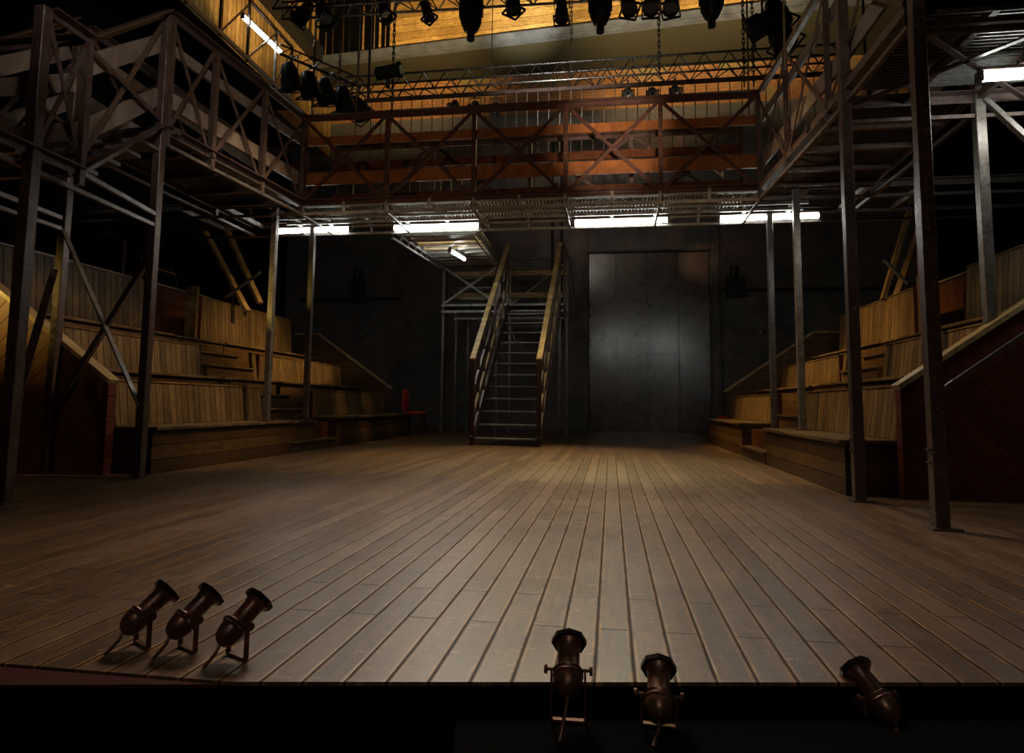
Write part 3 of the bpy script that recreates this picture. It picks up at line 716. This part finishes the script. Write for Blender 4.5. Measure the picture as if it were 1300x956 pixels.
def par_can(name, label, loc, aim, L=.30, r=.10, group=None, lit=None):
    t = thing(name, label, 'stage lamp', loc, group); p = V(loc); d = V(aim).normalized()
    MB().lathe(p, d, [(-L*.55,.02),(-L*.5,r*.55),(-L*.25,r*.78),(0,r*.8),(L*.02,r*.95),(L*.45,r*1.0)], 18, closed=False).build('housing','lamp',t,smooth=True)
    MB().lathe(p, d, [(L*.30,0.001),(L*.30,r*.9),(L*.31,r*.9),(L*.31,.001)], 18, closed=False).build('lens','darklens' if not lit else 'warmlens',t)
    s_ = d.cross(V((0,0,1)))
    s_ = s_.normalized() if s_.length > .05 else V((1,0,0))
    top = p + V((0,0,r*1.6))
    m_ = MB(); m_.bar(p+s_*r*1.08, top+s_*r*1.08, .018,.008); m_.bar(p-s_*r*1.08, top-s_*r*1.08, .018,.008); m_.bar(top+s_*r*1.1, top-s_*r*1.1, .018,.01)
    m_.build('yoke','lamp',t)
    MB().bar(top, top+V((0,0,.07)), .04,.03).build('hook_clamp','grey',t)
    fr = p+d*L*.46; a_ = d.cross(s_).normalized(); m_ = MB()
    q = r*1.08
    for (u0,v0,u1,v1) in ((-q,-q,q,-q),(q,-q,q,q),(q,q,-q,q),(-q,q,-q,-q)):
        m_.bar(fr+s_*u0+a_*v0, fr+s_*u1+a_*v1, .014,.02)
    m_.build('filter_frame','lamp',t)
    return t
def finned(label, loc, h=.42, r=.12):
    t = thing('profile_lamp', label, 'stage lamp', loc); p = V(loc); d = V((0,0,-1))
    MB().lathe(p+V((0,0,h*.5)), d, [(0,r*.5),(.02,r*.8),(h*.55,r*.78),(h*.8,r*.5),(h,r*.34)], 20).build('housing','lamp',t,smooth=True)
    for i in range(14):
        an = 2*math.pi*i/14; c = V((math.cos(an), math.sin(an), 0)); e = V((-math.sin(an), math.cos(an), 0))*.004
        pr_ = [(h*.5-.01, r), (-h*.12, r*.98), (-h*.38, r*.6), (-h*.38, r*.4), (h*.5-.01, r*.6)]
        m_ = MB(); A = [p+c*q+V((0,0,zz))-e for zz, q in pr_]; B_ = [p+c*q+V((0,0,zz))+e for zz, q in pr_]
        va = [m_.bm.verts.new(x) for x in A]; vb = [m_.bm.verts.new(x) for x in B_]
        m_.bm.faces.new(va); m_.bm.faces.new(vb[::-1])
        for j in range(5): m_.bm.faces.new((va[j], vb[j], vb[(j+1)%5], va[(j+1)%5]))
        m_.build('cooling_fin','lamp',t)
    MB().lathe(p+V((0,0,-h*.5)), d, [(0,r*.36),(.05,r*.36),(.05,r*.3),(.03,r*.28)], 16).build('nozzle','black',t)
    MB().box(p.x-r*1.1, p.x-r*.98, p.y-.02, p.y+.02, p.z, p.z+h*.72).build('yoke','lamp',t)
    MB().box(p.x+r*.98, p.x+r*1.1, p.y-.02, p.y+.02, p.z, p.z+h*.72).build('yoke','lamp',t)
    MB().box(p.x-r*1.1, p.x+r*1.1, p.y-.02, p.y+.02, p.z+h*.70, p.z+h*.76).build('yoke_bar','lamp',t)
    return t
q = YP(598,22,6.4); finned('big ribbed black lamp hanging in front of the brightest patch on the beam', (q.x,q.y,q.z), .40,.115)
q = YP(762,14,6.4); finned('big ribbed black lamp hanging between the box lamp and the three small cans', (q.x,q.y,q.z), .36,.11)
q = YP(903,6,6.4); finned('big ribbed black lamp hanging near the bluish chain', (q.x,q.y,q.z), .36,.11)
for (px, py, aim, r, L, lb) in (
    (386,16,(-.3,-.2,-.6),.085,.26,'black can lamp tight against the heavy corner chain'),
    (411,18,(.45,-.3,-.9),.085,.30,'black can lamp tilted on the end of the short bright truss'),
    (487,12,(.4,-.2,-.9),.07,.26,'slim black can lamp above the alloy truss by the small barrel lamp'),
    (541,12,(.35,-.2,-.9),.06,.28,'slim black can lamp tilted sideways before the plain cladding'),
    (651,2,(.1,-.1,-1),.08,.26,'short black can lamp cut by the top edge beside the ribbed lamp'),
    (713,12,(0,-.1,-1),.07,.28,'black box lamp with a tall bracket before the beam'),
    (797,5,(.15,-.4,-.8),.08,.26,'first of three small black cans before the bright cladding, by the ribbed lamp'),
    (826,4,(0,-.4,-.8),.08,.26,'middle of three small black cans before the bright cladding'),
    (852,4,(-.1,-.4,-.8),.08,.26,'last of three small black cans before the bright cladding, past the chain')):
    q = YP(px, py, 6.4); par_can('stage_lamp', lb, (q.x,6.4,q.z), aim, L, r)
for i, (px, py) in enumerate(((369,98),(393,108),(414,117),(437,127),(455,137))):
    q = pa.lerp(pb, (px-355)/103.); c = YP(px, py, q.y)
    par_can('stage_lamp', ['dark lamp on the sloping bar directly below the high tube light','second dark lamp on the sloping bar from the high tube light','middle dark lamp on the sloping bar','fourth dark lamp on the sloping bar from the high tube light','dark lamp on the lower end of the sloping bar, tilted'][i],
            (c.x, q.y, c.z), ((.5,-.1,-.8) if i == 4 else (.15,.25,-.9)), .36, .16)
names6 = ['first small silver faced lamp under the truss from the barrel lamp','second small silver faced lamp under the truss from the barrel lamp','third small silver faced lamp under the truss, right by the beam patch line',
          'small silver faced lamp before the brick patch, by the rusty chain','small silver faced lamp before the brick patch, by the dark chain','small square framed lamp before the brick patch']
for i, (px, py) in enumerate(((577,130),(603,131),(629,132),(797,114),(828,114),(857,111))):
    q = YP(px, py+4, 9.9); t = par_can('stage_lamp', names6[i], (q.x,9.9,q.z), (0,-.55,-.8), .2, .085)
    c = V((q.x,9.85,q.z)); MB().lathe(c+V((0,-.06,-.06)), V((0,-.55,-.8)), [(.0,.03),(.02,.06),(.035,.07)], 14, closed=False).build('reflector','alu',t,smooth=True)
q = YP(493,93,9.5)
t = thing('barrel_lamp','small barrel shaped lamp standing on the end of the box truss','stage lamp',(q.x,9.5,q.z))
MB().lathe(q-V((.2,0,0)), V((1,-.1,.06)), [(0,.07),(.02,.1),(.34,.1),(.38,.12),(.42,.12)], 18).build('housing','soft_black',t,smooth=True)
MB().lathe(q+V((.215,-.02,.012)), V((1,-.1,.06)), [(0,.1),(.01,.09)], 18).build('lens','glass',t)
MB().bar(q-V((0,0,.1)), q-V((0,0,.24)), .05).build('stand','lamp',t)
# lamp cluster on the door side
for i, (px, py, ax_, lb) in enumerate(((968,30,(-.9,.25,-.4),'black lamp pointing sideways beside the bluish chain'),(985,18,(.2,-.3,-1),'upper black lamp of the dark cluster on the door side'),(990,45,(.3,-.4,-.9),'lower black lamp of the dark cluster on the door side'))):
    q = YP(px, py, 7.8); par_can('stage_lamp', lb, (q.x,7.8,q.z), ax_, .36, .15)
tag(MB().prism([(YP(903,213,7.08).x, YP(903,213,7.08).z),(YP(918,212,7.08).x, YP(918,212,7.08).z),(YP(918,226,7.08).x, YP(918,226,7.08).z)],1,7.05,7.09).build('reflector_flap','white_tin'),'small white triangular flap hanging behind the gallery boards','flap')

# fly wall rods seen through the gallery
m = thing('wire_screen','screen of thin upright wires seen through the gallery boards','screen',(-.6,9.0,3.6))
for i in range(44): MB().tube((-3.5+i*.155,9.0,3.4),(-3.5+i*.155,9.0,5.0),.007,5).build('wire','grey',m)
for x in (-3.55,3.35): MB().bar((x,9.0,5.0),(x,9.0,10.2),.03).build('hanger','black',m)
MB().bar((-3.6,9.0,5.0),(3.4,9.0,5.0),.05).build('head_bar','steel',m)
MB().bar((-3.6,9.0,3.4),(3.4,9.0,3.4),.05).build('foot_bar','steel',m)

# ================================================================ CHAIRS
def chair():
    t = thing('red_chair','', 'chair', (0,0,0))
    MB().box(-.17,.17,-.17,.17,.36,.40).build('seat','red',t,bevel=.012)
    MB().box(-.17,.17,-.17,.17,.325,.36).build('seat_frame','redwood',t)
    for x, y in ((-.15,-.15),(-.15,.15)): MB().bar((x,y,0),(x,y,.36),.032).build('leg','redwood',t)
    for x, y in ((.15,-.15),(.15,.15)):
        MB().lathe((x,y,0),(0,0,1),[(0,.010),(.03,.016),(.05,.010),(.09,.018),(.12,.011),(.16,.019),(.2,.011),(.24,.018),(.27,.012),(.3,.018),(.33,.018)],10).build('leg','redwood',t,smooth=True)
    m_ = MB(); w = .15
    out = [(-w*.8,.42),(w*.8,.42),(w,.50),(w,.66),(w*.85,.74),(w*.4,.79),(-w*.4,.79),(-w*.85,.74),(-w,.66),(-w,.50)]
    m_.prism(out,0,-.195,-.155); m_.build('backrest','red',t,bevel=.01)
    m_ = MB(); m_.bar((-.17,-.10,.40),(-.19,-.10,.5),.02); m_.bar((-.17,.10,.40),(-.19,.10,.5),.02); m_.build('back_frame','redwood',t)
    m_ = MB(); m_.bar((-.15,-.15,.12),(.15,-.15,.12),.014); m_.bar((-.15,.15,.12),(.15,.15,.12),.014); m_.bar((0,-.15,.12),(0,.15,.12),.014); m_.build('stretcher','redwood',t)
    return t
c = chair(); place(c, (-3.36,11.15,0), 'red velvet chair with turned legs beside the sloping wall facing the staircase')
c2 = copy_tree(c); place(c2, (1.92,11.3,0), 'red chair mostly hidden behind the bench next to the metal door', rot=(0,0,math.pi))
# red cloth bundle behind the door side end wall
q = YP(985,440,11.1)
pr_ = thing('red_chair','red topped chair back showing above the sloping wall on the door side','chair',(q.x,11.1,.8))
MB().box(q.x-.24,q.x+.05,11.08,11.14,1.10,1.22).build('padding','red',pr_,bevel=.02)
MB().box(q.x-.06,q.x-.03,11.08,11.14,0,1.38).build('post','redwood',pr_)
MB().box(q.x-.2,q.x-.17,11.08,11.14,0,1.1).build('post','redwood',pr_)

# ================================================================ FOOTLIGHTS
def lantern():
    t = thing('birdie_lamp','', 'stage lamp', (0,0,0))
    h = .062; p = V((0,0,h)); d = V((0,1,0))
    MB().lathe(p, d, [(-.058,.003),(-.055,.010),(-.047,.0175),(-.034,.0225),(-.018,.0245),(-.004,.0245),(.0,.022)],20,closed=True).build('rear_dome','brass',t,smooth=True)
    MB().lathe(p, d, [(-.012,.0245),(-.009,.0262),(-.004,.0240),(.002,.0262),(.006,.0225)],20,closed=False).build('collar','brass',t,smooth=True)
    MB().lathe(p, d, [(.002,.0205),(.014,.0190),(.056,.0190),(.068,.0215),(.076,.0250)],20,closed=False).build('barrel','brass',t,smooth=True)
    m_ = MB(); m_.lathe(p, d, [(.074,.0235),(.074,.0310),(.086,.0310),(.086,.0235),(.074,.0235)],8,closed=False); m_.build('octagonal_rim','rim',t)
    MB().lathe(p, d, [(.075,.0242),(.083,.0242),(.083,.0215),(.076,.0205)],20,closed=False).build('lens','glass',t,smooth=True)
    return t
def mount(root, tilt, yaw):   # yoke, knobs and cable do not tilt with the body
    pass
LD = []
def make_lantern(loc, tilt, yaw, label, cable=(-.012,-.035), hh=.068):
    t = thing('birdie_lamp', label, 'stage lamp', loc); L0 = V(loc)
    base = lantern()
    rot = Matrix.Rotation(yaw,3,'Z') @ Matrix.Rotation(tilt,3,'X')
    pivot = V((0,0,.062)) 
    for ch in list(base.children):
        ch.parent = t
        for v in ch.data.vertices:
            v.co = (rot @ V(((v.co.x/S)*1.12, (v.co.y/S)*.84, (v.co.z/S - .062)*1.12)))*S + V((0,0,hh))*S
    bpy.data.objects.remove(base)
    side = rot @ V((1,0,0)); c = L0 + V((0,0,hh)) + rot @ V((0,.006,0))
    k = .032
    ft = L0.z
    a1, a2 = c + side*k, c - side*k
    b1, b2 = V((a1.x,a1.y,ft+.004)), V((a2.x,a2.y,ft+.004))
    y_ = MB(); y_.bar(a1, V((a1.x,a1.y,ft+.002)), .010,.004, up=tuple(side)); y_.bar(a2, V((a2.x,a2.y,ft+.002)), .010,.004, up=tuple(side)); y_.bar(b1, b2, .012,.004)
    y_.build('yoke','brass',t)
    for s_ in (1,-1):
        m_ = MB(); m_.tube(c+side*.026*s_, c+side*.040*s_, .0035, 8); m_.tube(c+side*.040*s_, c+side*.046*s_, .0085, 10)
        m_.build('knob','brass',t)
    rear = L0 + V((0,0,hh)) + rot @ V((0,-.048,0))
    e = V((rear.x+cable[0], rear.y+cable[1], ft+.003))
    m_ = MB(); pts = [rear, rear+V((cable[0]*.1,cable[1]*.2,-.012)), rear.lerp(e,.6)+V((0,0,-.004)), e]
    m_.path(pts, .0036, 8); m_.build('cable','brass',t)
    return t
make_lantern((-1.045,1.40,0), math.radians(38), math.radians(-30), 'brass birdie lamp furthest from the staircase line, first of the three on the boards')
make_lantern((-.93,1.395,0), math.radians(38), math.radians(-28), 'middle brass birdie lamp of the three on the boards by the red edging')
make_lantern((-.80,1.375,0), math.radians(38), math.radians(-26), 'brass birdie lamp of the three on the boards with the brightest yoke foot')
p = YP(722,850,1.33)
make_lantern((p.x,1.315,-.05), math.radians(34), math.radians(2), 'brass birdie lamp with both knobs showing at the middle of the stage edge', hh=p.z+.05)
p = YP(836,885,1.33)
make_lantern((p.x,1.325,-.05), math.radians(30), math.radians(-4), 'brass birdie lamp at the stage edge of which only the octagonal rim rises', hh=p.z+.05)
p = YP(1112,885,1.47)
make_lantern((p.x,1.46,-.05), math.radians(34), math.radians(25), 'brass birdie lamp at the stage edge with a pale rim, nearest the bare column', hh=p.z+.05)

# ================================================================ WALL FITTINGS
def speaker(px, py, label, y=13.95, w=.30, h=.55):
    q = YP(px, py, y); t = thing('wall_speaker', label, 'speaker', (q.x, y, q.z))
    MB().box(q.x-w/2,q.x+w/2,y-.12,y+.04,q.z-h/2,q.z+h/2).build('cabinet','lamp',t,bevel=.01)
    MB().box(q.x-w/2+.02,q.x+w/2-.02,y-.128,y-.12,q.z-h/2+.02,q.z+h/2-.02).build('grille','black',t)
    MB().bar((q.x,y+.04,q.z+.1),(q.x,14.12,q.z+.1),.06).build('bracket','black',t)
    MB().tube((q.x-.02,y-.05,q.z+h/2+.02),(q.x-.02,y-.05,q.z+h/2+.22),.09,12).build('lamp_head','lamp',t)
speaker(456,369,'dark wall speaker on the black brick on the staircase side')
speaker(933,365,'dark wall speaker on the black brick beside the metal door', w=.34, h=.4)
for px, py, lb in ((458,425,'small oval wall lamp below the dark speaker on the staircase side'),(968,422,'small oval wall lamp beyond the metal door')):
    q = YP(px, py, 14.05); t = thing('wall_lamp', lb, 'lamp', (q.x,14.05,q.z))
    MB().lathe((q.x,14.10,q.z),(0,-1,0),[(0,.07),(.03,.07),(.07,.055),(.09,.02)],16).build('cover','grey',t,smooth=True)
    MB().lathe((q.x,14.10,q.z+.09),(0,-1,0),[(0,.04),(.04,.04)],12).build('cap','grey',t)
def pipe(pts, label, r=.03, mat='black'): return tag(MB().path(pts, r, 10).build('pipe', mat), label, 'pipe')
pipe([(-7.0,14.0,2.85),(-4.6,14.0,2.85)], 'level black pipe running behind the wall speaker on the staircase side')
pipe([(2.3,14.0,2.95),(6.0,14.0,2.93)], 'level black pipe running from the metal door behind the bench stand')
pipe([(-3.6,14.02,0),(-3.6,14.02,6.4)], 'thin upright pipe on the black wall between the oval lamp and the staircase', .022, 'wallb')
pipe([(-1.25,14.0,2.0),(-1.25,14.0,6.4)], 'pair of upright pipes, the one nearer the staircase', .03)
pipe([(-1.05,14.0,2.0),(-1.05,14.0,6.4)], 'pair of upright pipes, the one nearer the metal door', .03)

# raking timbers and back stairs behind the stands
def timber(p, q, label, w=.09):
    return tag(MB().bar(p, q, w, .05).build('raking_timber','timber'), label, 'timber')
def PP(px, py, y): v = YP(px, py, y); return (v.x, v.y, v.z)
timber(PP(258,290,8.6), PP(314,395,8.4), 'outer raking timber leaning over the back bench beside the grey column')
timber(PP(286,288,8.9), PP(330,385,8.7), 'inner raking timber leaning over the back bench beside the grey column')
timber(PP(1158,255,8.6), PP(1121,380,8.5), 'slim raking timber behind the back bench on the door side', .07)
timber(PP(1170,285,8.9), PP(1138,378,8.7), 'broad raking timber behind the back bench on the door side')
tag(MB().tube(PP(286,378,8.2), PP(330,346,8.2), .022, 8).build('thin_prop','grey'), 'thin pole crossing the raking timbers on the staircase side', 'pole')
tag(MB().tube(PP(1122,330,8.2), PP(1152,360,8.2), .022, 8).build('thin_prop','grey'), 'thin pole crossing the raking timbers on the door side', 'pole')
def back_stair(x0, sgn, y0, label):
    t = thing('timber_stair', label, 'stairs', (x0, y0, 0))
    for k in (0,.7):
        MB().bar((x0,y0+k,0),(x0+sgn*1.15,y0+k,2.7),.05,.14).build('stringer','black',t)
    for i in range(9):
        f = (i+.5)/9; x = x0+sgn*1.15*f
        MB().box(x-.1,x+.1,y0-.02,y0+.72,2.7*f,2.7*f+.03).build('tread','timber',t)
back_stair(-5.95,-1,8.9,'dim timber stair behind the bench stand on the staircase side')
back_stair(4.05,1,7.4,'dim timber stair behind the bench stand on the door side')
for (p, lb) in (((-6.1,7.4),'slim dark post behind the aisle screen on the staircase side'),((-6.0,9.7),'slim dark post behind the raking timbers on the staircase side'),((3.9,9.4),'slim dark post behind the raking timbers on the door side'),((4.2,6.3),'slim dark post behind the aisle screen on the door side')):
    tag(MB().bar((*p,0),(*p,2.56),.05).build('back_post','steel'), lb, 'post')

# ================================================================ LIGHT
w = bpy.data.worlds.new('World'); scene.world = w; w.use_nodes = True
w.node_tree.nodes['Background'].inputs[0].default_value = (1.,.85,.7,1); w.node_tree.nodes['Background'].inputs[1].default_value = .004
def spot(loc, target, power, color, size=60, blend=.7, rad=.1):  # bare spot light, no lamp body is built at it
    l = bpy.data.lights.new('unseen_spot','SPOT'); l.energy = power; l.color = color; l.spot_size = math.radians(size); l.spot_blend = blend; l.shadow_soft_size = rad
    o = bpy.data.objects.new('unseen_spot', l); col.objects.link(o); o.location = V(loc)*S
    o.rotation_euler = (V(target)-V(loc)).to_track_quat('-Z','Y').to_euler(); return o
WARM = (1.,.62,.30); NEU = (1.,.82,.62)
# added spots about the rig, apart from the modelled lamp bodies
spot((-1.43,10.4,6.0), (-1.72,12.6,8.2), 2600, (1.,.86,.62), 34, 1.)
spot((-.1,10.4,6.0), (1.0,12.5,8.6), 1900, (1.,.76,.42), 92, 1.)
spot((2.0,10.4,6.0), (3.6,12.3,8.6), 1100, (1.,.70,.36), 92, 1.)
spot((-3.0,10.4,6.0), (-4.6,12.9,8.9), 1800, (1.,.70,.32), 92, 1.)
spot((-1.0,7.4,4.6), (-.6,10.0,5.7), 300, (1.,.92,.80), 80, 1.)
spot((-4.9,9.8,6.3), (-6.5,10.6,9.0), 420, (1.,.70,.34), 110, .8)
spot((-.1,9.8,5.2), (1.1,14.1,7.4), 650, (1.,.62,.24), 40, .8)
spot((.8,9.8,5.1), (1.85,14.1,3.55), 200, (1.,.60,.30), 12, 1.)  # added for the orange glow high on the door
spot((-1.2,6.0,4.4), (-.3,3.2,0), 1500, NEU, 56, 1., .7)
spot((-.1,9.4,5.1), (-.8,6.2,0), 3000, (1.,.78,.38), 62, 1., .6)
# warm light over the stands and on the gallery
spot((-.9,8.2,4.8), (-4.4,8.9,.6), 2600, (1.,.68,.27), 44, 1., .2)
spot((-.9,8.2,4.8), (2.7,8.7,.6), 2600, (1.,.66,.25), 44, 1., .2)
spot((-.4,4.9,4.3), (-4.3,5.6,.7), 1100, (1.,.74,.46), 40, 1., .2)
spot((-1.5,4.9,4.3), (2.5,5.6,.7), 950, (1.,.70,.38), 40, 1., .2)
spot((-.4,1.0,3.2), (-3.9,4.8,3.0), 420, (1.,.90,.82), 36, 1., .2)  # added to brighten the side gallery, no lamp there
spot((-1.2,1.0,3.6), (1.9,4.8,3.1), 260, (1.,.86,.74), 36, 1., .2)
spot((-1.9,.3,.9), (-2.1,6.3,3.15), 370, (1.,.68,.42), 30, 1., .2)  # this and the next: added low fill on the gallery boards
spot((.1,.3,.9), (.3,6.3,3.15), 370, (1.,.68,.42), 30, 1., .2)
spot((.3,1.6,1.4), (.0,6.3,3.15), 2600, (1.,.76,.56), 15, 1., .05)
spot((.1,-2.4,4.5), (0.0,1.9,0), 200, (1.,.88,.76), 40, 1., .5)  # added front-of-house fill for the birdies and stage front
spot((.4,-1.0,2.6), (2.3,4.3,.8), 60, (1.,.66,.45), 40, 1., .4)  # added weak fill on the dark red end wall
spot((-2.2,-1.0,2.6), (-4.0,4.4,.7), 60, (1.,.66,.45), 36, 1., .4)  # matching added fill on the opposite end wall
spot((-5.7,3.55,1.74), (-4.9,4.4,1.45), 260, (1.,.70,.16), 52, 1., .04)

scene.view_settings.view_transform = 'Standard'; scene.view_settings.look = 'None'
scene.view_settings.exposure = 0.; scene.view_settings.gamma = 1.; scene.view_settings.use_curve_mapping = False
scene.cycles.use_denoising = True
scene.cycles.max_bounces = 6; scene.cycles.diffuse_bounces = 3; scene.cycles.glossy_bounces = 3
scene.cycles.sample_clamp_indirect = 4.
GROUPS = {'tier_bench':'wooden benches of the two stands','end_wall':'sloping end walls of the two stands','aisle_steps':'aisle steps of the two stands','aisle_screen':'screens at the heads of the aisles',
 'steel_gallery':'steel galleries round the stage','fluorescent_light':'white tube lights','hoist_chain':'chains from the grid','rope':'ropes from the grid','stage_lamp':'can lamps in the rig','profile_lamp':'ribbed lamps in the rig',
 'lighting_truss':'alloy trusses','red_chair':'red chairs','birdie_lamp':'small brass lamps along the stage edge','wall_speaker':'speakers on the black wall','wall_lamp':'oval lamps on the black wall','pipe':'pipes on the black wall',
 'raking_timber':'raking timbers behind the stands','thin_prop':'thin poles behind the stands','timber_stair':'stairs behind the stands','back_post':'dark posts behind the stands'}
for o in scene.objects:
    b = o.name.split('.')[0]
    if o.parent is None and b in GROUPS: o['group'] = GROUPS[b]
